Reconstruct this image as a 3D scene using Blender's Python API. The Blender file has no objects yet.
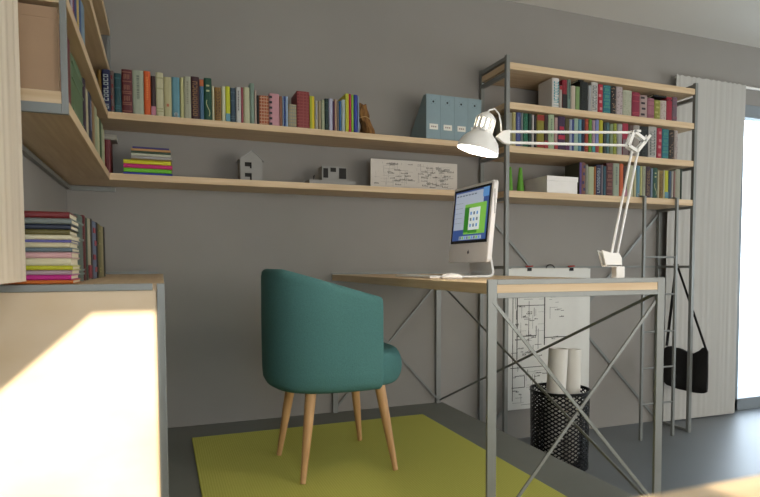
import bpy, bmesh, math, random
from mathutils import Vector, Matrix
S = bpy.context.scene
COL = S.collection
PI = math.pi

# ------------------------------------------------------------ camera, light
YAW, PITCH, ROLL = 0.3822, -0.0478, 0.0015
cam_d = bpy.data.cameras.new('camera')
cam = bpy.data.objects.new('camera', cam_d)
COL.objects.link(cam)
cam.location = (0, -3.1008, 0.7903)
cam.rotation_euler = (Matrix.Rotation(-YAW, 3, 'Z') @ Matrix.Rotation(PI / 2 + PITCH, 3, 'X') @ Matrix.Rotation(-ROLL, 3, 'Z')).to_euler()
cam_d.sensor_width = 36
cam_d.lens = 36 * 599.9 / 760
cam_d.shift_x = -(403.68 - 380) / 760
cam_d.shift_y = (293.61 - 248.5) / 760
cam_d.clip_start = 0.01
cam_d.dof.use_dof = True
cam_d.dof.focus_distance = 2.9
cam_d.dof.aperture_fstop = 9.0
S.camera = cam
S.view_settings.view_transform = 'Standard'
S.view_settings.look = 'None'
S.view_settings.gamma = 1
S.view_settings.exposure = EXPOSURE = 0.58

w = bpy.data.worlds.new('sky')
S.world = w
w.use_nodes = True
bg = w.node_tree.nodes['Background']
bg.inputs[0].default_value = (0.72, 0.86, 1.0, 1)
bg.inputs[1].default_value = 5.5

sun_d = bpy.data.lights.new('sun', 'SUN')
sun = bpy.data.objects.new('sun', sun_d)
COL.objects.link(sun)
SUN_DIR = Vector((-0.15, 1.0, -0.5))
sun.rotation_euler = SUN_DIR.to_track_quat('-Z', 'Y').to_euler()
sun_d.energy = 7.2
sun_d.angle = 0.006
sun_d.color = (1.0, 0.90, 0.72)


def area(name, loc, direc, sx, sy, e, col):
    d = bpy.data.lights.new(name, 'AREA')
    d.shape = 'RECTANGLE'
    d.size, d.size_y, d.energy, d.color = sx, sy, e, col
    o = bpy.data.objects.new(name, d)
    COL.objects.link(o)
    o.location = loc
    o.rotation_euler = Vector(direc).to_track_quat('-Z', 'Y').to_euler()
    return o


area('rear_fill', (1.9, -4.1, 0.9), (-0.1, 1, 0.06), 3.6, 1.4, 50, (1.0, 0.95, 0.89))  # added fill from behind the camera, no source seen there
area('side_fill', (6.1, -2.2, 1.0), (-1, 0.1, 0.5), 2.4, 1.8, 60, (0.86, 0.93, 1.0))  # added cool fill from the right, tilted up to brighten the ceiling


# ------------------------------------------------------------ materials
def lin(h):
    o = []
    for i in (0, 2, 4):
        c = int(h[i:i + 2], 16) / 255
        o.append(c / 12.92 if c <= 0.04045 else ((c + 0.055) / 1.055) ** 2.4)
    return (*o, 1)


_M = {}


def mat(name, hexc, rough=0.6, metal=0.0, spec=0.4, var=0.06, scale=(20, 20, 20), bump=0.0, emit=None, es=0.0, dark=None, coat=0):
    k = (name, hexc)
    if k in _M:
        return _M[k]
    m = bpy.data.materials.new(name)
    m.use_nodes = True
    nt = m.node_tree
    b = nt.nodes['Principled BSDF']
    b.inputs['Roughness'].default_value = rough
    b.inputs['Metallic'].default_value = metal
    b.inputs['Specular IOR Level'].default_value = spec
    b.inputs['Coat Weight'].default_value = coat
    c = lin(hexc)
    tc = nt.nodes.new('ShaderNodeTexCoord')
    mp = nt.nodes.new('ShaderNodeMapping')
    mp.inputs['Scale'].default_value = scale
    nz = nt.nodes.new('ShaderNodeTexNoise')
    nz.inputs['Scale'].default_value = 1.0
    nz.inputs['Detail'].default_value = 4
    nt.links.new(tc.outputs['Object'], mp.inputs[0])
    nt.links.new(mp.outputs[0], nz.inputs[0])
    rp = nt.nodes.new('ShaderNodeValToRGB')
    rp.color_ramp.elements[0].position = 0.3
    rp.color_ramp.elements[1].position = 0.7
    d = lin(dark) if dark else tuple(x * (1 - var) for x in c[:3]) + (1,)
    u = c if dark else tuple(min(1, x * (1 + var)) for x in c[:3]) + (1,)
    rp.color_ramp.elements[0].color = d
    rp.color_ramp.elements[1].color = u
    nt.links.new(nz.outputs[0], rp.inputs[0])
    nt.links.new(rp.outputs[0], b.inputs['Base Color'])
    if bump:
        bp = nt.nodes.new('ShaderNodeBump')
        bp.inputs['Strength'].default_value = bump
        bp.inputs['Distance'].default_value = 0.002
        nt.links.new(nz.outputs[0], bp.inputs['Height'])
        nt.links.new(bp.outputs[0], b.inputs['Normal'])
    if emit:
        b.inputs['Emission Color'].default_value = lin(emit)
        b.inputs['Emission Strength'].default_value = es
    _M[k] = m
    return m


WOODX = mat('birch_wood', 'd4bc98', 0.5, dark='c2a580', scale=(3, 60, 60))
WOODY = mat('birch_wood_lengthwise', 'd4bc98', 0.5, dark='c2a580', scale=(60, 3, 60))
PANEL = mat('pale_birch_panel', 'd6c4aa', 0.6, dark='c9b291', scale=(4, 30, 7))
STEEL = mat('grey_painted_steel', '80827e', 0.42, 0.25, var=0.03)
WALL = mat('grey_wall_paint', '908c86', 0.85, spec=0.2, var=0.035, scale=(2.5, 2.5, 2.5), bump=0.15)
CEIL = mat('ceiling_paint', 'd6d2c8', 0.9, spec=0.2, var=0.02, scale=(2, 2, 2))
FLOOR = mat('grey_floor', '64696c', 0.42, spec=0.7, var=0.05, scale=(3, 3, 3))
PLAT = mat('grey_platform_floor', '74766f', 0.5, spec=0.35, var=0.05, scale=(4, 4, 4))
WHITE = mat('white_enamel', 'e4e2dc', 0.3, var=0.01)
WPLAS = mat('white_plastic', 'dcd8d4', 0.22, var=0.01)
PAPER = mat('paper', 'd8d4c8', 0.8, var=0.03)
PAGES = mat('page_block', 'd2c8ac', 0.9, var=0.08, scale=(400, 400, 8))
INK = mat('ink', '3a3834', 0.8)
BLACK = mat('black_metal', '0c0c0c', 0.35, 0.4)
CURT = mat('curtain_cloth', 'b4b1aa', 0.95, spec=0.1, dark='aeaba4', scale=(50, 50, 1.0))


# ------------------------------------------------------------ mesh helpers
ORG = {}


class MB:
    def __init__(s):
        s.v, s.f, s.m, s.k = [], [], [], 0

    def use(s, k):
        s.k = k
        return s

    def add(s, vs, fs):
        n = len(s.v)
        s.v += [Vector(p) for p in vs]
        for f in fs:
            s.f.append([n + i for i in f])
            s.m.append(s.k)
        return s

    def box(s, a, b):
        (x0, y0, z0), (x1, y1, z1) = [min(p) for p in zip(a, b)], [max(p) for p in zip(a, b)]
        return s.add([(x0, y0, z0), (x1, y0, z0), (x1, y1, z0), (x0, y1, z0), (x0, y0, z1), (x1, y0, z1), (x1, y1, z1), (x0, y1, z1)],
                     [(0, 3, 2, 1), (4, 5, 6, 7), (0, 1, 5, 4), (1, 2, 6, 5), (2, 3, 7, 6), (3, 0, 4, 7)])

    def prism(s, poly, axis, a, b):
        def P(p, t):
            return {'x': (t, p[0], p[1]), 'y': (p[0], t, p[1]), 'z': (p[0], p[1], t)}[axis]
        n = len(poly)
        vs = [P(p, a) for p in poly] + [P(p, b) for p in poly]
        fs = [tuple(range(n))[::-1], tuple(range(n, 2 * n))] + [(i, (i + 1) % n, n + (i + 1) % n, n + i) for i in range(n)]
        return s.add(vs, fs)

    def bar(s, p, q, w, h=None, up=(0, 0, 1)):
        """flat or square bar from p to q; w across, h along the 'up' normal"""
        h = h or w
        p, q = Vector(p), Vector(q)
        d = (q - p).normalized()
        a = d.cross(Vector(up))
        if a.length < 1e-4:
            a = d.cross(Vector((1, 0, 0)))
        a.normalize()
        b = a.cross(d).normalized()
        vs = []
        for c in (p, q):
            for i, j in ((-1, -1), (1, -1), (1, 1), (-1, 1)):
                vs.append(c + a * i * w / 2 + b * j * h / 2)
        return s.add(vs, [(0, 3, 2, 1), (4, 5, 6, 7), (0, 1, 5, 4), (1, 2, 6, 5), (2, 3, 7, 6), (3, 0, 4, 7)])

    def tube(s, pts, r, n=10, caps=True):
        pts = [Vector(p) for p in pts]
        rs = r if isinstance(r, (list, tuple)) else [r] * len(pts)
        base = len(s.v)
        ref = None
        for i, p in enumerate(pts):
            d = (pts[min(i + 1, len(pts) - 1)] - pts[max(i - 1, 0)]).normalized()
            if ref is None:
                ref = d.orthogonal().normalized()
            ref = (ref - d * ref.dot(d)).normalized()
            b = d.cross(ref)
            for k in range(n):
                t = 2 * PI * k / n
                s.v.append(p + (ref * math.cos(t) + b * math.sin(t)) * rs[i])
        for i in range(len(pts) - 1):
            for k in range(n):
                k2 = (k + 1) % n
                s.f.append([base + i * n + k, base + i * n + k2, base + (i + 1) * n + k2, base + (i + 1) * n + k])
                s.m.append(s.k)
        if caps:
            s.f.append([base + k for k in range(n)][::-1])
            s.f.append([base + (len(pts) - 1) * n + k for k in range(n)])
            s.m += [s.k, s.k]
        return s

    def lathe(s, prof, n=32, M=None, close=False):
        """prof: (r, z) list round the local z axis, M places it"""
        M = M or Matrix()
        base = len(s.v)
        for r, z in prof:
            for k in range(n):
                t = 2 * PI * k / n
                s.v.append(M @ Vector((r * math.cos(t), r * math.sin(t), z)))
        m = len(prof)
        for i in range(m - 1 + (1 if close else 0)):
            i2 = (i + 1) % m
            for k in range(n):
                k2 = (k + 1) % n
                s.f.append([base + i * n + k, base + i * n + k2, base + i2 * n + k2, base + i2 * n + k])
                s.m.append(s.k)
        return s

    def cap(s, idx):
        s.f.append(idx)
        s.m.append(s.k)

    def build(s, name, mats, parent=None, org=None, bev=0.0, smooth=False, seg=2, solid=0, sub=0):
        me = bpy.data.meshes.new(name)
        o = bpy.data.objects.new(name, me)
        COL.objects.link(o)
        if parent is not None:
            base = ORG[parent]
            org = base
            o.parent = parent
        else:
            if org is None:
                xs, ys, zs = [[p[i] for p in s.v] for i in range(3)]
                org = ((min(xs) + max(xs)) / 2, (min(ys) + max(ys)) / 2, min(zs))
            org = Vector(org)
            o.location = org
        ORG[o] = Vector(org)
        me.from_pydata([v - Vector(org) for v in s.v], [], s.f)
        if not isinstance(mats, (list, tuple)):
            mats = [mats]
        for m in mats:
            me.materials.append(m)
        me.polygons.foreach_set('material_index', s.m)
        bm = bmesh.new()
        bm.from_mesh(me)
        bmesh.ops.recalc_face_normals(bm, faces=bm.faces)
        bm.to_mesh(me)
        bm.free()
        if smooth:
            for p in me.polygons:
                p.use_smooth = True
        if solid:
            md = o.modifiers.new('solid', 'SOLIDIFY')
            md.thickness = solid
            md.offset = 0
        if bev:
            md = o.modifiers.new('bevel', 'BEVEL')
            md.width = bev
            md.segments = seg
            md.limit_method = 'ANGLE'
            md.angle_limit = 0.6
        if sub:
            md = o.modifiers.new('sub', 'SUBSURF')
            md.levels = md.render_levels = sub
        if smooth and not sub:
            md = o.modifiers.new('edge', 'EDGE_SPLIT')
            md.split_angle = 0.7
        return o


def tag(o, label, cat, group=None):
    o['label'], o['category'] = label, cat
    if group:
        o['group'] = group
    return o


def thing(name, label, cat, loc, rotz=0, group=None):
    o = bpy.data.objects.new(name, None)
    o.empty_display_size = 0.05
    COL.objects.link(o)
    o.location = loc
    o.rotation_euler = (0, 0, rotz)
    ORG[o] = Vector(loc) if not rotz else Vector((0, 0, 0))
    return tag(o, label, cat, group)


def struct(name, mb, m, **k):
    o = mb.build(name, m, **k)
    o['kind'] = 'structure'
    return o


def bx(a, b):
    return MB().box(a, b)


# ------------------------------------------------------------ the room
XL, XR, YR, ZC, ZF, XP = -0.394, 6.2, -4.2, 2.335, -0.27, 1.483
WX0, WX1, WZ1 = 3.80, 5.6, 1.925
back = MB().box((XL - 0.2, 0, ZF - 0.1), (WX0, 0.25, ZC)).box((WX1, 0, ZF - 0.1), (XR + 0.2, 0.25, ZC)).box((WX0, 0, WZ1), (WX1, 0.25, ZC))
struct('wall_back', back, WALL)
struct('wall_left', bx((XL - 0.2, YR, ZF - 0.1), (XL, 0, ZC)), WALL)
struct('wall_right', bx((XR, YR, ZF - 0.1), (XR + 0.2, 0, ZC)), WALL)
rear = MB()
# rear wall with a made-up opening, its sloped head cut to shape the sun patch
HX0, HX1, HZ0, HZ1, KX, KZ = -0.3, 0.375, 0.9, 1.990, 0.250, 1.496
BX_0, BX_1, BZ_1 = 0.395, 0.56, 1.385  # second made-up opening; the strip between them shades the side desk post
rear.box((XL - 0.2, YR - 0.06, ZF - 0.1), (HX0, YR, ZC)).box((BX_1, YR - 0.06, ZF - 0.1), (XR + 0.2, YR, ZC))
rear.box((HX1, YR - 0.06, HZ0), (BX_0, YR, ZC)).box((BX_0, YR - 0.06, BZ_1), (BX_1, YR, ZC)).box((HX1, YR - 0.06, ZF - 0.1), (BX_1, YR, HZ0))
rear.box((HX0, YR - 0.06, ZF - 0.1), (HX1, YR, HZ0))
rear.prism([(HX0, KZ), (KX, HZ1), (HX1, HZ1), (HX1, ZC), (HX0, ZC)], 'y', YR - 0.06, YR)
struct('wall_rear', rear, WALL)
struct('ceiling', bx((XL - 0.2, YR - 0.1, ZC), (XR + 0.2, 0.25, ZC + 0.12)), CEIL)
struct('floor', bx((XP, YR - 0.1, ZF - 0.1), (XR + 0.2, 0.6, ZF)), FLOOR)
struct('floor_raised_platform', bx((XL - 0.2, YR - 0.1, ZF - 0.1), (XP, 0.0, 0)), PLAT)
struct('floor_terrace', bx((2.5, 0.6, ZF - 0.1), (16, 18, ZF - 0.02)), mat('pale_terrace', 'b8c4cc', 0.7))

# garden window: steel frame, two panes
FRM = mat('window_frame_paint', '7d8488', 0.45, var=0.02)
wf = MB()
wf.box((WX0, 0.0, ZF), (WX1, 0.07, ZF + 0.085)).box((WX0, 0.0, WZ1 - 0.09), (WX1, 0.07, WZ1))
wf.box((WX0, 0.0, ZF), (WX0 + 0.06, 0.07, WZ1)).box((WX1 - 0.06, 0.0, ZF), (WX1, 0.07, WZ1)).box((4.67, 0.0, ZF), (4.73, 0.07, WZ1))
win = struct('window_1', wf, FRM, bev=0.003)
gl = bpy.data.materials.new('clear_glass')
gl.use_nodes = True
nt = gl.node_tree
nt.nodes.clear()
out = nt.nodes.new('ShaderNodeOutputMaterial')
tr = nt.nodes.new('ShaderNodeBsdfTransparent')
gs = nt.nodes.new('ShaderNodeBsdfGlossy')
gs.inputs['Roughness'].default_value = 0.02
mx = nt.nodes.new('ShaderNodeMixShader')
mx.inputs[0].default_value = 0.05
nt.links.new(tr.outputs[0], mx.inputs[1])
nt.links.new(gs.outputs[0], mx.inputs[2])
nt.links.new(mx.outputs[0], out.inputs[0])
MB().box((WX0 + 0.05, 0.03, ZF + 0.08), (WX1 - 0.05, 0.036, WZ1 - 0.08)).build('window_pane', gl, parent=win)
# added rear window with a closed blind, unseen, backing for the fill lamp
rw = struct('added_window_2', MB().box((0.95, YR, 0.3), (4.25, YR + 0.03, 0.36)).box((0.95, YR, 1.94), (4.25, YR + 0.03, 2.0)).box((0.95, YR, 0.3), (1.01, YR + 0.03, 2.0)).box((4.19, YR, 0.3), (4.25, YR + 0.03, 2.0)), FRM)
bx((1.01, YR + 0.005, 0.36), (4.19, YR + 0.012, 1.94)).build('added_blind', mat('blind_cloth', 'e4dfd2', 0.9), parent=rw)
sw = struct('added_window_3', MB().box((XR - 0.03, -3.5, 0.0), (XR, -0.9, 0.06)).box((XR - 0.03, -3.5, 1.94), (XR, -0.9, 2.0)).box((XR - 0.03, -3.5, 0), (XR, -3.44, 2)).box((XR - 0.03, -0.96, 0), (XR, -0.9, 2)), FRM)  # added side window, unseen, backing for the side fill lamp
bx((XR - 0.012, -3.44, 0.06), (XR - 0.005, -0.96, 1.94)).build('added_blind', mat('blind_cloth', 'e4dfd2', 0.9), parent=sw)


# ------------------------------------------------------------ curtains
def curtain(name, label, cloth, pts_top, pts_bot, z0, z1, waves, amp, perp, jag=0.0, seed=1):
    rnd = random.Random(seed)
    n, mrow = waves * 12, 26
    ph = [rnd.uniform(-0.5, 0.5) for _ in range(8)]
    mb = MB()
    T0, T1, B0, B1 = [Vector(p) for p in (*pts_top, *pts_bot)]
    pv = Vector(perp)
    for j in range(mrow + 1):
        t = j / mrow
        te = min(1, t * 2.2)
        te = te * te * (3 - 2 * te)
        for i in range(n + 1):
            s = i / n
            a = T0.lerp(B0, te)
            b = T1.lerp(B1, te)
            p = a.lerp(b, s)
            ws = s + 0.018 * math.sin(9 * s + ph[0] * 3) + 0.012 * math.sin(23 * s + ph[1] * 5)
            off = math.sin(ws * waves * 2 * PI) * amp * (0.75 + 0.25 * math.sin(13 * s + 3 * t + ph[2]))
            z = z1 + (z0 - z1) * t
            if j == 0:
                z += jag * math.sin(ws * waves * 2 * PI + 1)
            mb.v.append(Vector((p.x, p.y, z)) + pv * off)
    for j in range(mrow):
        for i in range(n):
            a = j * (n + 1) + i
            mb.f.append([a, a + 1, a + n + 2, a + n + 1])
            mb.m.append(0)
    o = mb.build(name, cloth, smooth=True, solid=0.002)
    return tag(o, label, 'curtain')


curtain('curtain', 'long light grey pleated curtain beside the bright garden window', CURT, ((3.142, -0.07), (3.778, -0.07)), ((3.096, -0.058), (3.745, -0.07)), -0.262, 2.03, 12, 0.0014, (0, 1, 0), 0.004, 3)
curtain('curtain', 'curtain with warm light painted in, hanging onto the near end of the wall-side desk', mat('warm_lit_curtain_cloth', 'cdc0ac', 0.95, spec=0.1, dark='c5b7a3', scale=(50, 50, 1.0)), ((-0.269, -1.632), (-0.269, -2.35)), ((-0.269, -1.632), (-0.269, -2.35)), 0.757, 2.25, 14, 0.0022, (1, 0, 0), 0.0, 5)  # same cloth as the grey curtain, warm bounced light put into its colour
rod = thing('curtain_rod', 'thin white curtain rod above the garden window', 'curtain rod', (4.3, -0.07, 2.03))
MB().tube([(3.16, -0.05, 2.023), (5.75, -0.05, 2.023)], 0.009).build('rod', WHITE, rod, smooth=True)
for x in (3.3, 5.5):
    MB().tube([(x, -0.05, 2.023), (x, 0.004, 2.037)], 0.006).build('bracket', WHITE, rod, smooth=True)
rod2 = thing('curtain_rod', 'curtain rod on the wall side of the near warm-lit curtain', 'curtain rod', (-0.3, -2.0, 2.27))
MB().tube([(-0.269, -1.6, 2.262), (-0.269, -2.45, 2.262)], 0.009).build('rod', WHITE, rod2, smooth=True)
for y in (-1.68, -2.35):
    MB().tube([(XL - 0.004, y, 2.262), (-0.269, y, 2.262)], 0.006).build('bracket', WHITE, rod2, smooth=True)

# ------------------------------------------------------------ rug
m = bpy.data.materials.new('lime_rug_weave')
m.use_nodes = True
nt = m.node_tree
b = nt.nodes['Principled BSDF']
b.inputs['Roughness'].default_value = 0.95
b.inputs['Specular IOR Level'].default_value = 0.1
tc = nt.nodes.new('ShaderNodeTexCoord')
wv = nt.nodes.new('ShaderNodeTexWave')
wv.bands_direction = 'X'
wv.inputs['Scale'].default_value = 34
wv.inputs['Distortion'].default_value = 1.2
wv2 = nt.nodes.new('ShaderNodeTexWave')
wv2.bands_direction = 'Y'
wv2.inputs['Scale'].default_value = 34
wv2.inputs['Distortion'].default_value = 1.2
mlt = nt.nodes.new('ShaderNodeMath')
mlt.operation = 'ADD'
rp = nt.nodes.new('ShaderNodeValToRGB')
rp.color_ramp.elements[0].color = lin('bcba58')
rp.color_ramp.elements[1].color = lin('cecc6c')
mlt2 = nt.nodes.new('ShaderNodeMath')
mlt2.operation = 'MULTIPLY'
mlt2.inputs[1].default_value = 0.5
for q in (wv, wv2):
    nt.links.new(tc.outputs['Object'], q.inputs[0])
nt.links.new(wv.outputs['Fac'], mlt.inputs[0])
nt.links.new(wv2.outputs['Fac'], mlt.inputs[1])
nt.links.new(mlt.outputs[0], mlt2.inputs[0])
nt.links.new(mlt2.outputs[0], rp.inputs[0])
nt.links.new(rp.outputs[0], b.inputs['Base Color'])
bp = nt.nodes.new('ShaderNodeBump')
bp.inputs['Strength'].default_value = 0.5
bp.inputs['Distance'].default_value = 0.002
nt.links.new(mlt2.outputs[0], bp.inputs['Height'])
nt.links.new(bp.outputs[0], b.inputs['Normal'])
tag(bx((0.11, -2.4, 0.0), (1.258, -0.2375, 0.006)).build('rug', m, bev=0.002), 'woven lime green rug under the teal chair', 'rug')


# ------------------------------------------------------------ desks
def desk(name, label, x0, x1, y0, y1, side_brace=None, panel=False, near_x=True, far_x=True):
    T, T2 = (0.025 if panel else 0.029), 0.010
    d = thing(name, label, 'desk', ((x0 + x1) / 2, (y0 + y1) / 2, 0))
    bx((x0 + (0 if not panel else 0.001), y0 + T2, 0.709 + (0.0095 if panel else 0)), (x1 - 0.001, y1 - T2, 0.740 + (0.0095 if panel else 0))).build('desktop', WOODY, d, bev=0.0015)
    ends = ((y0, y0 + T2, 'near'), (y1 - T2, y1, 'far'))
    for a, b_, wh in ends:
        TT = T
        for xx in (x0, x1 - T):
            if panel and wh == 'near':
                TT = 0.0165
                xx = x0 if xx == x0 else x1 - TT
            bx((xx, a, 0.0065 if (not panel and wh == 'near' and xx < 1) else 0.0), (xx + TT, b_, 0.75)).build('leg', STEEL, d, bev=0.0015)
        hi = 0.760 if (panel and wh == 'far') else 0.75
        bx((x0 + T, a, 0.735), (x1 - T, b_, hi)).build('end_rail', STEEL, d, bev=0.001)
        if not (panel and wh == 'near'):
            bx((x0 + T, a, 0.697), (x1 - T, b_, 0.712)).build('end_rail', STEEL, d, bev=0.001)
        if panel and wh == 'near':
            continue
        ym = (a + b_) / 2
        if (wh == 'near' and near_x) or (wh == 'far' and far_x):
            MB().bar((x0 + 0.015, ym - 0.004, 0.69), (x1 - 0.015, ym - 0.004, 0.02), 0.010, 0.004, up=(0, 1, 0)).build('cross_brace', STEEL, d)
            MB().bar((x1 - 0.015, ym + 0.004, 0.69), (x0 + 0.015, ym + 0.004, 0.02), 0.010, 0.004, up=(0, 1, 0)).build('cross_brace', STEEL, d)
    # the board end shows between the two rails
    for a, b_, wh in ends:
        if panel and wh == 'near':
            continue
        bx((x0 + T, a + 0.002, 0.712), (x1 - T, b_ - 0.001, 0.735)).build('desktop_end', WOODX, d)
    if side_brace is not None:
        xs = side_brace
        MB().bar((xs - 0.004, y1 - 0.02, 0.70), (xs - 0.004, y0 + 0.02, 0.02), 0.010, 0.004, up=(1, 0, 0)).build('cross_brace', STEEL, d)
        MB().bar((xs + 0.004, y0 + 0.02, 0.70), (xs + 0.004, y1 - 0.02, 0.02), 0.010, 0.004, up=(1, 0, 0)).build('cross_brace', STEEL, d)
    return d


desk('desk', 'birch-topped desk with grey steel cross-braced legs beside the lime rug', 0.831, 1.467, -1.657, -0.01, side_brace=1.4505)
ld = desk('side_desk', 'narrow birch desk along the wall with sunlit end panel', XL + 0.004, 0.004, -1.657, -0.01, panel=True, far_x=False)
bx((XL + 0.021, -1.652, 0.002), (-0.0125, -1.6475, 0.7345)).build('end_panel', PANEL, ld, bev=0.001)
# low table in front of the camera (only its far edge shows)
ft = thing('low_table', 'sunlit birch table edge jutting up at the bottom corner of the view', 'table', (0.6, -3.4, 0))
bx((-0.3, -3.75, 0.672), (1.45, -2.92, 0.70)).build('table_top', WOODX, ft, bev=0.003)
for x, y in ((-0.2, -3.65), (1.35, -3.65), (-0.2, -3.02), (1.35, -3.02)):
    bx((x - 0.02, y - 0.02, 0.001), (x + 0.02, y + 0.02, 0.672)).build('leg', STEEL, ft, bev=0.002)

# ------------------------------------------------------------ shelving on the walls
def shelf(name, label, a, b, m, cat='shelf'):
    return tag(bx(a, b).build(name, m, bev=0.0015), label, cat)


shelf('wall_shelf', 'long upper birch shelf on the rear grey wall carrying the book row', (XL + 0.002, -0.25, 1.412), (1.700, -0.002, 1.441), WOODX)
shelf('wall_shelf', 'long lower birch shelf carrying the white models and plan', (XL + 0.002, -0.25, 1.154), (1.700, -0.002, 1.183), WOODX)
lu = thing('corner_shelving_unit', 'birch and steel shelving unit high on the side wall above the narrow desk', 'shelving', (-0.3, -0.8, 1.13))
for z in (1.183, 1.441, 1.668, 1.86):
    bx((XL + 0.002, -1.449, z - 0.029), (-0.20, -0.252 if z < 1.5 else -0.03, z)).build('shelf_board', WOODY, lu, bev=0.0015)
for y in (-1.452, -0.022):
    z0_ = 1.150 if y < -1 else 1.449
    bx((-0.2145, y - 0.006, z0_), (-0.200, y + 0.006, 1.905)).build('post', STEEL, lu, bev=0.001)
    for z in (1.160, 1.668, 1.895):
        if z < 1.2 and y > -1:
            continue
        bx((XL + 0.002, y - 0.006, z - 0.010), (-0.2145, y + 0.006, z + 0.014)).build('end_rail', STEEL, lu, bev=0.001)
bx((XL + 0.002, -1.456, 1.174), (-0.2145, -1.4495, 1.203)).build('end_lip', WOODX, lu, bev=0.001)
bx((XL + 0.018, -1.44, 1.132), (XL + 0.002, -0.03, 1.148)).build('wall_rail', STEEL, lu)
bx((XL + 0.018, -0.018, 1.130), (-0.195, -0.002, 1.147)).build('corner_rail', STEEL, lu)

# ------------------------------------------------------------ the bookcase
bc = thing('bookcase', 'tall open bookcase of birch shelves in a grey steel frame', 'bookcase', (2.38, -0.16, ZF))
BX0, BX1, BYF, BYB, BT = 1.716, 3.082, -0.301, -0.006, 0.022
for x in (BX0, BX1 - BT):
    for y in (BYF, BYB - BT):
        bx((x, y, ZF), (x + BT, y + BT, 1.905)).build('post', STEEL, bc, bev=0.001)
    for z in (1.878, 1.80, 1.43 - 0.052, 1.19 - 0.052, 0.768, ZF + 0.004):
        bx((x, BYF + BT, z), (x + BT, BYB - BT, z + 0.016 if z < 1.8 else z + 0.02)).build('side_rail', STEEL, bc, bev=0.001)
for z in (1.869, 1.66, 1.43, 1.19):
    zz = z
    bx((BX0 + BT + 0.001, BYF + 0.003, zz - 0.036), (BX1 - BT - 0.001, BYB - 0.003, zz)).build('shelf_board', WOODX, bc, bev=0.0015)
    for x in (BX0 + 0.001, BX1 - BT + 0.003):
        bx((x + 0.003, BYF + BT, zz - 0.034), (x + 0.012, BYB - BT, zz - 0.002)).build('board_end', WOODY, bc)
bx((BX0 + BT, BYB - 0.014, 0.77), (BX1 - BT, BYB - 0.002, 0.782)).build('back_rail', STEEL, bc)
MB().bar((BX0 + 0.01, BYB - 0.006, 1.13), (BX1 - 0.01, BYB - 0.006, ZF + 0.03), 0.016, 0.003, up=(0, 1, 0)).build('cross_brace', STEEL, bc)
MB().bar((BX1 - 0.01, BYB - 0.010, 1.13), (BX0 + 0.01, BYB - 0.010, ZF + 0.03), 0.016, 0.003, up=(0, 1, 0)).build('cross_brace', STEEL, bc)

# ladder leaning flat on the bookcase front
la = thing('ladder', 'slim grey steel ladder hooked on the bookcase in front of the curtain', 'ladder', (2.785, -0.31, ZF))
for x in (2.652, 2.905):
    bx((x, -0.322, ZF), (x + 0.016, -0.306, 1.195)).build('rail', STEEL, la, bev=0.001)
    bx((x, -0.31, 1.192), (x + 0.013, -0.285, 1.2)).build('hook', STEEL, la)
for i, z in enumerate((0.835, 0.61, 0.385, 0.165, -0.055)):
    MB().tube([(2.66, -0.314, z), (2.91, -0.314, z)], 0.006, 10).build('rung', STEEL, la, smooth=True)

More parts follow.
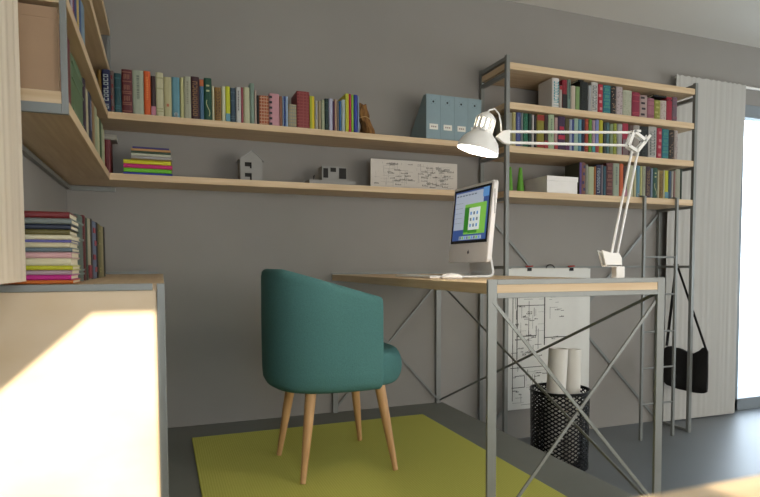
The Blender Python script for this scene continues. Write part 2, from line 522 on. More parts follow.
# ------------------------------------------------------------ books
ROW_WALL = [
    (-0.239, -0.224, 0.173, '7a5a16', 'short mustard', '', ''),
    (-0.222, -0.19, 0.178, '1b2350', 'navy white-lettered', 'letters', 'b9c4c0'),
    (-0.19, -0.176, 0.175, '6e5a55', 'thin taupe', 'blot', '7a2424'),
    (-0.175, -0.148, 0.167, '1c4a50', 'dark teal', 'bands', '2f6468'),
    (-0.146, -0.105, 0.187, '5e1c20', 'thick maroon ornate', 'ornate', '93604a'),
    (-0.104, -0.06, 0.188, 'a3ab95', 'thick grey-green', 'lines', '70786a'),
    (-0.059, -0.032, 0.189, 'd8591c', 'orange', 'lines', 'e8863a'),
    (-0.031, -0.012, 0.171, '3c2222', 'brown pink-footed', 'foot', 'c47a8c'),
    (-0.011, 0.02, 0.189, 'c4c09a', 'cream', 'bands', 'a8a67c'),
    (0.021, 0.053, 0.173, 'b9b283', 'pale khaki', 'dot', 'b05a30'),
    (0.054, 0.087, 0.176, '5f93a0', 'light blue', 'dotlow', 'c8d4d4'),
    (0.088, 0.103, 0.178, 'c2c084', 'thin straw-coloured', '', ''),
    (0.104, 0.134, 0.185, 'a9a98f', 'stone-coloured', 'lines', '8a8a74'),
    (0.134, 0.169, 0.188, '3c1822', 'dark maroon gold-lettered', 'letters', '9c7448'),
    (0.17, 0.188, 0.181, '4a708c', 'thin blue orange-topped', 'head', 'c2622c'),
    (0.189, 0.222, 0.188, '0f4a34', 'dark green squiggle-marked', 'squiggle', 'c4c490'),
    (0.222, 0.233, 0.155, 'c9c3a0', 'thin ivory', '', ''),
    (0.234, 0.263, 0.151, '8c6a2c', 'mustard-brown', 'letters', '5a3a22'),
    (0.264, 0.281, 0.158, 'c8c8a6', 'thin cream-white', '', ''),
    (0.281, 0.302, 0.16, 'c6c81a', 'acid yellow', 'foot', '5c94a8'),
    (0.302, 0.326, 0.155, '2e4656', 'slate blue', 'bands', '4c6470'),
    (0.328, 0.35, 0.162, 'c4c4c0', 'white dark-titled', 'lines', '666666'),
    (0.35, 0.36, 0.162, 'a04a50', 'thin rose-red', '', ''),
    (0.361, 0.389, 0.165, 'bcbc98', 'putty-coloured', '', ''),
    (0.39, 0.41, 0.186, '7a9080', 'tall grey-green', '', ''),
    (0.411, 0.42, 0.156, 'bfa898', 'thin pinkish beige', '', ''),
    (0.421, 0.431, 0.134, '15120f', 'thin black', '', ''),
    (0.432, 0.476, 0.135, 'a85428', 'brick-patterned orange', 'plaid', 'd0a080'),
    (0.478, 0.525, 0.149, 'c48c94', 'pink black-dotted', 'ldots', '1a1a22'),
    (0.525, 0.539, 0.14, '8a5c40', 'thin tan-brown', '', ''),
    (0.54, 0.545, 0.142, '9cb4cc', 'very thin sky-blue', '', ''),
    (0.545, 0.553, 0.142, '1c3c84', 'thin royal blue', '', ''),
    (0.554, 0.565, 0.143, '98b0cc', 'thin powder-blue', '', ''),
    (0.566, 0.606, 0.108, 'a89a74', 'short beige checked', 'plaid', '8a8a80'),
    (0.608, 0.669, 0.174, '8c2f30', 'thick brick red', 'plaid', 'a04a44'),
    (0.67, 0.693, 0.156, 'd8c010', 'bright yellow', 'lsplit', 'a8b018'),
    (0.694, 0.71, 0.138, 'a8a494', 'short grey', 'lines', '8080a0'),
    (0.711, 0.724, 0.136, 'a09070', 'short thin tan', '', ''),
    (0.725, 0.743, 0.143, '98a080', 'short sage', 'lines', 'c0c0a0'),
    (0.744, 0.763, 0.152, '14302c', 'blackish green', 'bands', '24463e'),
    (0.764, 0.783, 0.154, 'b4b4c8', 'pale lilac', '', ''),
    (0.783, 0.792, 0.143, '4c2048', 'thin purple', '', ''),
    (0.793, 0.803, 0.152, 'c49c80', 'thin peach', '', ''),
    (0.803, 0.814, 0.145, '74685c', 'thin grey-brown', '', ''),
    (0.814, 0.826, 0.147, '1c5c94', 'thin bright blue', '', ''),
    (0.827, 0.846, 0.156, 'a4b4b0', 'pale grey', '', ''),
    (0.847, 0.865, 0.186, 'ccc424', 'tall yellow', 'lsplit', 'b0b428'),
    (0.865, 0.877, 0.186, 'c01c50', 'tall crimson', '', ''),
    (0.877, 0.889, 0.184, '8cc43c', 'tall lime', '', ''),
    (0.89, 0.909, 0.185, '2c3c9c', 'tall indigo', '', ''),
]
ROW_TOP = [
    (2.021, 2.066, 0.162, 'dedad4', 'big white turquoise-lettered', 'cyan', '3aa0ac'),
    (2.068, 2.087, 0.125, 'b4aca0', 'white red-capped', 'head', 'a02028'),
    (2.088, 2.12, 0.159, '8c1424', 'red black-footed', 'bigfoot', '181414'),
    (2.121, 2.145, 0.163, '6c8478', 'black-edged sage', 'lines', '181c18'),
    (2.147, 2.177, 0.132, 'c0b09c', 'blush cream', '', ''),
    (2.178, 2.207, 0.131, '7c9a5c', 'leaf green', '', ''),
    (2.208, 2.262, 0.162, '0e1210', 'thick black', 'letters', '2c342c'),
    (2.265, 2.286, 0.147, '9ca0a0', 'grey', '', ''),
    (2.287, 2.333, 0.168, 'c4c0b8', 'tall white', 'letters', '6c7470'),
    (2.335, 2.369, 0.161, 'b01830', 'red pale-blotched', 'blot', 'd09090'),
    (2.371, 2.425, 0.161, '1c7080', 'teal green-blotched', 'ornate', '4c9c80'),
    (2.427, 2.465, 0.161, '241c18', 'black floral', 'dots', 'b08c6c'),
    (2.466, 2.513, 0.162, 'b4a4a0', 'mottled pinkish white', 'dots', '806c6c'),
    (2.515, 2.58, 0.148, 'b0b098', 'mottled cream-green', 'dots', '98a484'),
    (2.583, 2.641, 0.144, '8c1c38', 'crimson', 'bands', 'b0404c'),
    (2.642, 2.697, 0.132, 'a89088', 'black-and-rose blotched', 'blot', '281c24'),
    (2.699, 2.752, 0.12, 'a0606c', 'dusty pink', 'bands', '804450'),
    (2.753, 2.799, 0.114, '8c8c34', 'olive-yellow', 'blot', 'b0b060'),
    (2.8, 2.847, 0.116, 'c0b0a4', 'pale blush', 'dots', 'a08880'),
    (2.849, 2.892, 0.141, 'a01830', 'bright crimson', '', ''),
    (2.893, 2.933, 0.146, '6c5460', 'mauve-grey', 'bands', '8c4c58'),
]
ROW_MID = [
    (1.744, 1.764, 0.176, 'a09c84', 'short putty', '', ''),
    (1.765, 1.788, 0.181, 'b0a868', 'khaki-yellow', '', ''),
    (1.79, 1.819, 0.182, '44508c', 'blue-violet', 'lines', '8088b0'),
    (1.82, 1.833, 0.183, '808888', 'thin grey', '', ''),
    (1.834, 1.866, 0.182, '0c6444', 'emerald', 'letters', '3c9070'),
    (1.868, 1.888, 0.183, '14382c', 'dark forest-green', '', ''),
    (1.89, 1.904, 0.179, 'c0b8b0', 'thin white', '', ''),
    (1.905, 1.921, 0.175, '1c1414', 'thin black', '', ''),
    (1.922, 1.97, 0.184, '8c8418', 'thick olive-gold', 'rtop', 'a02418'),
    (1.972, 1.996, 0.185, '3c2018', 'dark brown red-footed', 'foot', 'b02028'),
    (1.998, 2.036, 0.19, 'a8bc94', 'pale mint', 'lines', '74886c'),
    (2.038, 2.06, 0.177, 'c09c94', 'salmon-cream', 'foot', 'b01c2c'),
    (2.062, 2.109, 0.186, '3c2048', 'dark plum red-marked', 'mid', 'c01c3c'),
    (2.11, 2.139, 0.178, '50481c', 'dark olive', 'foot', '602c58'),
    (2.14, 2.168, 0.175, 'a4b0c4', 'white blue-striped', 'rsplit', '2c3c84'),
    (2.169, 2.199, 0.184, '9cb8a4', 'pale jade', '', ''),
    (2.201, 2.223, 0.181, '5c94a8', 'sky-blue', '', ''),
    (2.224, 2.245, 0.183, '141c3c', 'midnight blue', '', ''),
    (2.246, 2.271, 0.188, 'a83418', 'rust-red', 'bands', 'c4642c'),
    (2.273, 2.295, 0.187, '64982c', 'grass-green', '', ''),
    (2.297, 2.318, 0.184, 'b494a4', 'pinkish grey', 'foot', '3c9c9c'),
    (2.319, 2.344, 0.19, '8088c0', 'lilac-blue', 'foot', 'a83434'),
    (2.346, 2.374, 0.19, 'bcb414', 'golden-yellow', '', ''),
    (2.377, 2.397, 0.179, '343c38', 'charcoal', '', ''),
    (2.398, 2.42, 0.181, '487074', 'petrol', '', ''),
    (2.423, 2.448, 0.175, '84946c', 'moss-grey', '', ''),
    (2.449, 2.474, 0.18, '94a02c', 'yellow-green', 'dots', 'c4c464'),
    (2.478, 2.514, 0.18, 'a8a8a4', 'pale ash', '', ''),
    (2.516, 2.558, 0.186, 'b01c3c', 'raspberry', 'bigfoot', '7c6464'),
    (2.56, 2.596, 0.179, '583c34', 'umber', '', ''),
    (2.597, 2.644, 0.182, 'a49c90', 'warm grey', '', ''),
    (2.647, 2.708, 0.18, '101410', 'thick black', 'letters', '303830'),
    (2.712, 2.775, 0.184, 'bcb8b0', 'broad white', 'letters', '707c74'),
    (2.778, 2.816, 0.18, 'b41434', 'red blotched', 'blot', 'dc8c8c'),
    (2.818, 2.871, 0.178, '1c7484', 'teal mottled', 'ornate', '4c9c80'),
    (2.873, 2.913, 0.176, '2c2018', 'black floral', 'dots', 'b08c6c'),
    (2.915, 2.944, 0.176, 'b8a8a0', 'mottled white', 'dots', '907c78'),
]
ROW_LOW = [
    (2.21, 2.225, 0.18, '4a4a34', 'olive violet-spined', 'full', '5a3c7c'),
    (2.226, 2.253, 0.181, '845040', 'russet-and-violet', 'blot', '342858'),
    (2.254, 2.272, 0.171, '949484', 'thin grey', '', ''),
    (2.274, 2.314, 0.16, 'b4bc90', 'pale celery', '', ''),
    (2.315, 2.328, 0.164, 'a8641c', 'thin amber', '', ''),
    (2.329, 2.363, 0.174, '1c2450', 'navy pale-lettered', 'letters', 'b0bcc0'),
    (2.365, 2.379, 0.175, '7c7078', 'thin mauve', '', ''),
    (2.381, 2.401, 0.168, '185060', 'dark teal', '', ''),
    (2.403, 2.45, 0.19, '5c1c20', 'maroon ornate', 'ornate', '90604c'),
    (2.452, 2.497, 0.19, '9ca890', 'grey-green', 'lines', '70786c'),
    (2.499, 2.527, 0.19, 'd0581c', 'orange', '', ''),
    (2.528, 2.555, 0.177, '403030', 'dark brown', 'foot', 'b87888'),
    (2.557, 2.602, 0.185, 'c0bc98', 'ivory', '', ''),
    (2.604, 2.625, 0.164, 'b8b080', 'short khaki', '', ''),
    (2.626, 2.652, 0.187, '5c90a0', 'light blue', 'dotlow', 'c8d4d4'),
    (2.653, 2.67, 0.185, 'bcb870', 'thin straw', '', ''),
    (2.672, 2.696, 0.187, 'a4a88c', 'stone-grey', 'lines', '808470'),
    (2.698, 2.733, 0.187, '402430', 'dark plum', 'letters', '94744c'),
    (2.735, 2.751, 0.178, '78889c', 'thin steel-blue', '', ''),
    (2.752, 2.787, 0.182, '0f4a34', 'dark green squiggle-marked', 'squiggle', 'c4c490'),
    (2.789, 2.801, 0.169, 'c8c098', 'thin buff', '', ''),
    (2.803, 2.833, 0.167, '94742c', 'mustard-brown', 'letters', '5c4020'),
    (2.834, 2.844, 0.172, 'c8c4a4', 'very thin cream', '', ''),
    (2.845, 2.874, 0.17, 'c8c81c', 'acid yellow', 'foot', '5c94a8'),
    (2.876, 2.898, 0.168, '2c4c64', 'slate-blue', '', ''),
    (2.9, 2.914, 0.17, 'b8b4a8', 'thin off-white', '', ''),
    (2.916, 2.93, 0.17, '906458', 'thin pinkish brown', '', ''),
    (2.931, 2.97, 0.184, 'a4a48c', 'fawn-grey', '', ''),
    (2.972, 2.985, 0.19, '38483c', 'thin dark green', '', ''),
]
ROW_LEFT_LOW = [
    (-1.475, -1.421, 0.185, '3c2a2c', 'dusky brown', '', ''),
    (-1.421, -1.345, 0.19, '6c4448', 'faded plum', '', ''),
    (-1.342, -1.258, 0.195, '6c2028', 'crimson-brown', '', ''),
    (-1.252, -0.98, 0.18, '54704c', 'broad moss-green', 'bands', '6c8464'),
    (-0.972, -0.917, 0.19, '342438', 'dark aubergine', '', ''),
    (-0.912, -0.854, 0.175, 'b4ac88', 'pale buff', '', ''),
    (-0.848, -0.728, 0.185, '1c2444', 'navy', 'lines', '7c84a0'),
    (-0.725, -0.646, 0.18, '94744c', 'ochre', '', ''),
    (-0.642, -0.549, 0.185, '9ca480', 'sage', '', ''),
    (-0.545, -0.469, 0.17, 'c0bc94', 'cream', '', ''),
    (-0.465, -0.384, 0.18, '3c5c34', 'dark green', '', ''),
    (-0.379, -0.311, 0.18, 'a4ac8c', 'pale sage', '', ''),
    (-0.306, -0.254, 0.17, 'bcb890', 'straw', '', ''),
]
ROW_LEFT_UP = [
    (-1.264, -1.228, 0.15, '343c4c', 'charcoal-blue', '', ''),
    (-1.226, -1.187, 0.17, 'b0a8bc', 'pale lilac', '', ''),
    (-1.185, -1.151, 0.165, '7c3048', 'plum-red', '', ''),
    (-1.149, -1.089, 0.175, '24407c', 'cobalt', '', ''),
    (-1.087, -1.038, 0.16, 'c8a85c', 'sandy yellow', '', ''),
    (-1.035, -0.988, 0.175, '305488', 'denim blue', '', ''),
    (-0.985, -0.886, 0.165, '7890a0', 'grey-blue', '', ''),
]
ROW_DESK = [
    (-1.457, -1.342, 0.164, '50645c', 'grey-teal', 'bands', '70847c'),
    (-1.34, -1.295, 0.17, '5c1c20', 'wine-red', '', ''),
    (-1.293, -1.248, 0.167, '2c4434', 'bottle-green', '', ''),
    (-1.246, -1.167, 0.17, 'a49c80', 'parchment', 'foot', '801c2c'),
    (-1.165, -1.124, 0.174, '24201c', 'black', '', ''),
    (-1.121, -1.006, 0.171, '5c6c84', 'dusty blue', 'blot', 'a02838'),
    (-1.003, -0.962, 0.174, '1c1c1c', 'very dark', '', ''),
    (-0.958, -0.859, 0.173, '6c6434', 'olive', 'bands', '8c8450'),
    (-0.855, -0.769, 0.172, '948c64', 'khaki', '', ''),
    (-0.765, -0.713, 0.174, '242420', 'soot-black', '', ''),
]

USED = set()


def strip_pat(mb, t, h, pat, rnd):
    """spine decoration, a hair proud of the spine (local x thickness, z height)"""
    y0, y1 = -0.0007, 0.0012

    def r(x0, x1, z0, z1):
        mb.box((x0 * t, y0, z0 * h), (x1 * t, y1, z1 * h))
    mb.use(1)
    if pat == 'bands':
        for z in (0.1, 0.16, 0.62, 0.86):
            r(0.06, 0.94, z, z + 0.03)
    elif pat == 'ornate':
        for z in (0.05, 0.2, 0.24, 0.45, 0.49, 0.72, 0.93):
            r(0.06, 0.94, z, z + 0.018)
        for z in (0.29, 0.54, 0.78):
            for k in range(4):
                r(0.2 + 0.15 * k, 0.29 + 0.15 * k, z + 0.01 * (k % 2), z + 0.11)
    elif pat == 'lines':
        z = 0.35
        while z < 0.88:
            l = rnd.uniform(0.015, 0.05)
            r(0.38, 0.62, z, z + l)
            z += l + 0.014
    elif pat in ('letters', 'cyan'):
        z, hh = (0.08, 0.07)
        while z < 0.9:
            w0, w1 = (0.18, 0.78) if pat == 'letters' else (0.2, 0.9)
            r(w0, w1, z, z + 0.016)
            if rnd.random() < 0.8:
                r(w0, w0 + 0.14, z, z + hh)
            if rnd.random() < 0.8:
                r(w1 - 0.14, w1, z, z + hh)
            if rnd.random() < 0.6:
                r(w0, w1, z + hh - 0.016, z + hh)
            z += hh + 0.022
    elif pat == 'foot':
        r(0.02, 0.98, 0.02, 0.24)
    elif pat == 'full':
        r(0.0, 1.0, 0.004, 0.996)
    elif pat == 'bigfoot':
        r(0.02, 0.98, 0.0, 0.5)
    elif pat in ('head', 'rtop'):
        r(0.02, 0.98, 0.82, 0.985)
        if pat == 'rtop':
            r(0.02, 0.98, 0.03, 0.2)
    elif pat == 'mid':
        r(0.02, 0.98, 0.32, 0.44)
        r(0.2, 0.8, 0.6, 0.7)
    elif pat == 'dot':
        r(0.35, 0.65, 0.26, 0.33)
    elif pat == 'dotlow':
        r(0.25, 0.75, 0.05, 0.11)
        r(0.32, 0.68, 0.03, 0.13)
    elif pat == 'squiggle':
        pts = [(0.5 + 0.22 * math.sin(a * 1.1 + 0.6), 0.1 + a * 0.085) for a in [i * 0.5 for i in range(10)]]
        for (xa, za), (xb, zb) in zip(pts, pts[1:]):
            mb.bar((xa * t, y0, za * h), (xb * t, y0, zb * h), 0.003, 0.002, up=(0, 1, 0))
        r(0.3, 0.7, 0.68, 0.72)
        r(0.3, 0.7, 0.8, 0.84)
    elif pat == 'plaid':
        n = max(5, int(h / 0.014))
        for k in range(n):
            r(0.02, 0.98, (k + 0.3) / n, (k + 0.55) / n)
        for k in range(3):
            r(0.2 + 0.28 * k, 0.25 + 0.28 * k, 0.01, 0.99)
    elif pat == 'ldots':
        for k in range(6):
            r(-0.01, 0.28, 0.03 + k * 0.165, 0.10 + k * 0.165)
    elif pat == 'dots':
        for k in range(22):
            x, z = rnd.uniform(0.05, 0.8), rnd.uniform(0.02, 0.95)
            r(x, x + 0.14, z, z + 0.025)
    elif pat == 'blot':
        for k in range(4):
            x, z = rnd.uniform(0.05, 0.4), 0.06 + k * 0.24 + rnd.uniform(0, 0.06)
            r(x, x + 0.5, z, z + 0.09)
    elif pat == 'lsplit':
        r(-0.005, 0.45, 0, 1)
    elif pat == 'rsplit':
        r(0.5, 1.005, 0, 1)
    mb.use(0)


def muted(h, f):
    c = [int(h[i:i + 2], 16) for i in (0, 2, 4)]
    g = sum(c) / 3
    return ''.join('%02x' % max(0, min(255, int((x * 0.93 + g * 0.07) * f))) for x in c)


def book(loc, t, h, dep, hexc, label, rot=0.0, lie=False, pat='', hex2='', group=None, cover2=None, tilt=0.0, seed=0):
    rnd = random.Random(seed + int(t * 1e5))
    assert label not in USED, label
    USED.add(label)
    n = len(label.replace(',', ' ').split())
    assert 4 <= n <= 16, (n, label)
    t -= 0.0006
    c = min(0.0022, t * 0.2)
    r = min(0.004, t * 0.35)
    mb = MB()
    prof = [(0, r), (t * 0.12, r * 0.35), (t * 0.3, 0), (t * 0.7, 0), (t * 0.88, r * 0.35), (t, r), (t - c, r + 0.002), (c, r + 0.002)]
    mb.prism(prof, 'z', 0, h)
    mb.box((0, r, 0), (c, dep, h)).box((t - c, r, 0), (t, dep, h))
    if pat:
        strip_pat(mb, t, h, pat, rnd)
    pg = bx((c, r + 0.002, 0.0025), (t - c, dep - 0.003, h - 0.0025))
    for q in (mb, pg):
        if lie:
            q.v = [Vector((p.z, p.y, p.x)) for p in q.v]
    o = bpy.data.objects.new('book', None)
    o.empty_display_size = 0.03
    COL.objects.link(o)
    ORG[o] = Vector((0, 0, 0))
    tag(o, label, 'book', group)
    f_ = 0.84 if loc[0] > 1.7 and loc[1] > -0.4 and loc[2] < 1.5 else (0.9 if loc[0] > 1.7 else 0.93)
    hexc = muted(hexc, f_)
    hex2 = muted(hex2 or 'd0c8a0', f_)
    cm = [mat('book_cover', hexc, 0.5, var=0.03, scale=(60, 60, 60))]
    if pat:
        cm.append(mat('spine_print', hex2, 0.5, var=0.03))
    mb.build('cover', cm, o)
    pg.build('pages', PAGES, o)
    o.location = (loc[0], loc[1], loc[2] + 0.0006)
    o.rotation_euler = (0, tilt, rot)
    return o


def short(d):
    for k in ('very thin ', 'thin ', 'thick ', 'tall ', 'short ', 'broad ', 'big '):
        if d.startswith(k):
            return d[len(k):]
    return d


def art(d):
    return d


def names(rows, place):
    out = []
    for i, r in enumerate(rows):
        d = r[4]
        if i == 0:
            s = '%s book starting %s, beside the %s one' % (d, place, short(rows[1][4]))
        elif i == len(rows) - 1:
            s = '%s book ending %s, beside the %s one' % (d, place, short(rows[i - 1][4]))
        else:
            s = '%s book on %s between %s and %s' % (d, place, short(rows[i - 1][4]), short(rows[i + 1][4]))
        out.append(s)
    return out


def row_x(rows, z, y, place, group, depth=0.135):
    lab = names(rows, place)
    for i, (a, b_, h, c, d, p, c2) in enumerate(rows):
        book((a, y, z), b_ - a, h, depth, c, lab[i], 0, False, p, c2, group, seed=i)


def row_y(rows, z, x, place, group, depth=0.13):
    lab = names(rows, place)
    for i, (a, b_, h, c, d, p, c2) in enumerate(rows):
        book((x, a, z), b_ - a, h, depth, c, lab[i], PI / 2, False, p, c2, group, seed=i)


# fill the small measured gaps between neighbours so that books stand side by side
row_x(ROW_WALL, 1.441, -0.235, 'upper wall shelf', 'books on the upper wall shelf')
row_x(ROW_TOP, 1.66, -0.285, 'highest bookcase row', 'books in the highest bookcase row')
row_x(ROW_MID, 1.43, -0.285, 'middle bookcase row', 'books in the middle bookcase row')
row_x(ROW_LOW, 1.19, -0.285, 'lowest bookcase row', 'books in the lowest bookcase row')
ROW_LEFT_LOW = [(-1.418, -1.348) + ROW_LEFT_LOW[1][2:]] + ROW_LEFT_LOW[2:]
row_y(ROW_LEFT_LOW, 1.183, -0.215, 'lower side-wall shelf', 'books on the lower side-wall shelf')
row_y(ROW_LEFT_UP, 1.441, -0.215, 'upper side-wall shelf', 'books on the upper side-wall shelf')
row_y(ROW_DESK, 0.750, -0.187, 'side desk', 'books standing on the side desk')
# leaning pale blue book that ends the long row
book((0.9095, -0.235, 1.442), 0.008, 0.178, 0.135, '8ca4b4', 'pale blue book leaning back against the indigo one beside the bark log', tilt=0.0, group='books on the upper wall shelf')
book((-0.224, -0.19, 1.183), 0.026, 0.15, 0.13, '6c1c20', 'dark red book standing alone in the corner of the lower wall shelf')
book((-0.224, -0.19, 1.3335), 0.024, 0.05, 0.10, 'a09c90', 'small stone-grey notebook lying on top of the dark red corner book', lie=True)
book((2.745, -0.285, 1.7945), 0.012, 0.1, 0.12, '0e0e0e', 'slim black book laid flat above the dusty pink book', lie=True)
book((2.853, -0.285, 1.7785), 0.012, 0.035, 0.12, '121010', 'slim black book laid flat above the pale blush book', lie=True)
book((2.20, -0.28, 1.823), 0.012, 0.035, 0.12, '0c0e0c', 'small black book laid flat on the thick black one, highest row', lie=True)

# flat stack on the lower wall shelf
z = 1.183
STK = [(-0.148, 0.198, 0.012, '24309c', 'royal blue', 0.14), (-0.147, 0.194, 0.018, '6cc020', 'lime green', 0.14), (-0.147, 0.197, 0.018, 'c4106c', 'hot pink', 0.14),
       (-0.147, 0.193, 0.017, 'd4cc18', 'bright yellow', 0.14), (-0.118, 0.163, 0.0065, '8c7430', 'thin olive-brown', 0.13), (-0.116, 0.166, 0.0125, 'a8a4a0', 'light grey', 0.13),
       (-0.116, 0.16, 0.011, 'c4c4ac', 'cream-white', 0.13), (-0.116, 0.16, 0.010, '38503c', 'dark green', 0.13), (-0.116, 0.16, 0.010, 'c49058', 'tan orange', 0.12), (-0.110, 0.148, 0.008, '44407c', 'indigo', 0.12)]
for i, (x, l, t, c, d, dp) in enumerate(STK):
    where = 'bottom of' if i == 0 else ('on top of' if i == len(STK) - 1 else 'in')
    nb = '' if i == 0 else ', above the %s one' % short(STK[i - 1][4])
    book((x, -0.225, z), t + 0.0006, l, dp, c, '%s book lying flat %s the wall shelf stack%s' % (d, where, nb), lie=True, group='books in the flat stack on the wall shelf')
    z += t

# flat stack on the side desk
z = 0.750
STK = [(0.0085, 'c86414', 'pumpkin orange'), (0.012, 'b40c78', 'magenta'), (0.0115, 'a89098', 'greyish pink'), (0.010, 'b4b414', 'acid green'), (0.0175, 'c8c09c', 'broad cream'),
       (0.0145, 'cc9c9c', 'rose pink'), (0.010, '5c6c74', 'slate grey'), (0.012, 'c8bc98', 'buff'), (0.0065, '5c589c', 'thin violet'), (0.011, 'ccc4a4', 'ivory'),
       (0.0125, '5c5424', 'olive drab'), (0.0125, '20283c', 'blue-black'), (0.0135, '6c7470', 'mid-grey'), (0.0155, '6c1418', 'dark crimson')]
for i, (t, c, d) in enumerate(STK):
    t *= 0.93
    where = 'bottom of' if i == 0 else ('on top of' if i == len(STK) - 1 else 'in')
    nb = '' if i == 0 else ', above the %s one' % short(STK[i - 1][2])
    book((-0.378, -1.618 + 0.002 * ((i * 7) % 3), z), t + 0.0006, 0.197 - 0.002 * ((i * 5) % 3), 0.14, c, '%s book lying flat %s the side desk stack%s' % (d, where, nb), lie=True, group='books in the flat stack on the side desk')
    z += t

# kraft box on the side shelf
kb = thing('magazine_box', 'plain kraft brown box at the near end of the side-wall shelf', 'box', (-0.305, -1.435, 1.183))
KR = mat('kraft_card', 'a5876a', 0.8, var=0.03)
bx((-0.385, -1.443, 1.1845), (-0.220, -1.420, 1.375)).build('box_body', KR, kb, bev=0.001)
bx((-0.385, -1.443, 1.375), (-0.220, -1.420, 1.402)).build('lid', KR, kb, bev=0.001)

# ------------------------------------------------------------ things on the wall shelves
lg = thing('bark_log', 'rough brown bark log leaning beside the last books', 'log', (0.965, -0.17, 1.441))
rnd = random.Random(4)
mb = MB()
nseg, nr = 14, 22
for j in range(nseg + 1):
    t = j / nseg
    cx = 0.982 + (0.951 - 0.982) * t + 0.006 * math.sin(t * 7)
    cz = 1.442 + 0.158 * t
    rr = 0.036 - 0.012 * t + 0.004 * math.sin(t * 11)
    for k in range(nr):
        a = 2 * PI * k / nr
        q = rr * (1 + 0.10 * math.sin(3 * a + 4 * t) + 0.07 * math.sin(7 * a + 9 * t) + rnd.uniform(-0.05, 0.05))
        mb.v.append(Vector((cx + q * math.cos(a) * 0.95, -0.17 + q * math.sin(a), cz + (0.006 * math.sin(2 * a + 1) if j == nseg else 0))))
for j in range(nseg):
    for k in range(nr):
        mb.f.append([j * nr + k, j * nr + (k + 1) % nr, (j + 1) * nr + (k + 1) % nr, (j + 1) * nr + k])
        mb.m.append(0)
mb.f.append(list(range(nr))[::-1])
mb.m.append(0)
mb.f.append([nseg * nr + k for k in range(nr)])
mb.m.append(0)
mb.build('bark', mat('bark', '8c6434', 0.9, dark='4c3018', scale=(60, 60, 14), bump=0.8), lg)
MB().tube([(0.958 + 0.032 * math.cos(a), -0.17 + 0.033 * math.sin(a), 1.53 + 0.003 * math.sin(3 * a)) for a in [2 * PI * i / 20 for i in range(21)]], 0.0022, 6).build('twine', mat('twine', 'a88a5c', 0.9), lg)

# four magazine files
FILE = mat('blue_grey_card', '7f9296', 0.7, var=0.03)
fl = ['first in line beside the empty stretch', 'second in line', 'third in line', 'last in line behind the lamp head']
for i in range(4):
    x0 = 1.276 + i * 0.0805
    x1 = x0 + 0.0795
    zb = 1.4415
    t = thing('magazine_file', 'blue-grey magazine file on the upper wall shelf, ' + fl[i], 'magazine file', ((x0 + x1) / 2, -0.12, zb), group='blue-grey magazine files')
    c = 0.002
    side = [(-0.243, zb), (-0.014, zb), (-0.014, zb + 0.045), (-0.205, zb + 0.228), (-0.243, zb + 0.228)]
    mb = MB().prism(side, 'x', x0, x0 + c).prism(side, 'x', x1 - c, x1)
    mb.box((x0 + c, -0.016, zb), (x1 - c, -0.014, zb + 0.045)).box((x0 + c, -0.243, zb), (x1 - c, -0.016, zb + c))
    # front with a finger hole
    cx, cz, r = (x0 + x1) / 2, zb + 0.192, 0.0055
    n = 16
    ring = [(cx + r * math.cos(2 * PI * k / n + PI / n), cz + r * math.sin(2 * PI * k / n + PI / n)) for k in range(n)]
    sq = []
    for k in range(n):
        a = 2 * PI * k / n + PI / n
        s_ = 0.012 / max(abs(math.cos(a)), abs(math.sin(a)))
        sq.append((cx + s_ * math.cos(a), cz + s_ * math.sin(a)))
    for k in range(n):
        k2 = (k + 1) % n
        mb.prism([ring[k], sq[k], sq[k2], ring[k2]], 'y', -0.243, -0.241)
    Rm = 0.012
    mb.box((x0 + c, -0.243, zb), (x1 - c, -0.241, cz - Rm)).box((x0 + c, -0.243, cz + Rm), (x1 - c, -0.241, zb + 0.228))
    mb.box((x0 + c, -0.243, cz - Rm), (cx - Rm, -0.241, cz + Rm)).box((cx + Rm, -0.243, cz - Rm), (x1 - c, -0.241, cz + Rm))
    mb.build('file_body', FILE, t)
    lb = MB().box((cx - 0.022, -0.2445, zb + 0.05), (cx + 0.026, -0.243, zb + 0.078))
    lb.use(1)
    for k in range(3):
        lb.box((cx - 0.013 + k * 0.011, -0.2449, zb + 0.060), (cx - 0.006 + k * 0.011, -0.2443, zb + 0.068))
    lb.build('label_card', [PAPER, mat('label_print', '8c7c74', 0.8)], t)
    bx((cx - 0.015, -0.2395, cz - 0.016), (cx + 0.015, -0.237, cz + 0.016)).build('hole_shade', mat('hole_shade', '14181c', 0.9), t)  # dark card behind the finger hole stands in for the shade inside

MODEL = mat('model_card', '8e8c87', 0.8, var=0.02)
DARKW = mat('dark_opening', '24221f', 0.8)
hm = thing('house_model', 'small grey gabled house model with dark window openings', 'architectural model', (0.39, -0.2, 1.183))
mb = MB()
Z = 1.1835
# front wall built round two L-shaped openings
gab = [(0.345, Z), (0.446, Z), (0.446, Z + 0.098), (0.399, Z + 0.140), (0.345, Z + 0.098)]
hx = lambda a, b_, c, d: mb.box((a, -0.215, c), (b_, -0.211, d))
hx(0.345, 0.365, Z, Z + 0.098)
hx(0.396, 0.446, Z, Z + 0.098)
hx(0.365, 0.388, Z, Z + 0.018)
hx(0.365, 0.396, Z + 0.036, Z + 0.058)
hx(0.365, 0.388, Z + 0.058, Z + 0.066)
hx(0.365, 0.396, Z + 0.086, Z + 0.098)
mb.prism([(0.345, Z + 0.098), (0.446, Z + 0.098), (0.399, Z + 0.140)], 'y', -0.215, -0.211)
mb.prism(gab, 'y', -0.13, -0.126)
mb.box((0.345, -0.211, Z), (0.349, -0.13, Z + 0.098)).box((0.442, -0.211, Z), (0.446, -0.13, Z + 0.098))
mb.box((0.349, -0.211, Z), (0.442, -0.13, Z + 0.003))
mb.build('walls', MODEL, hm)
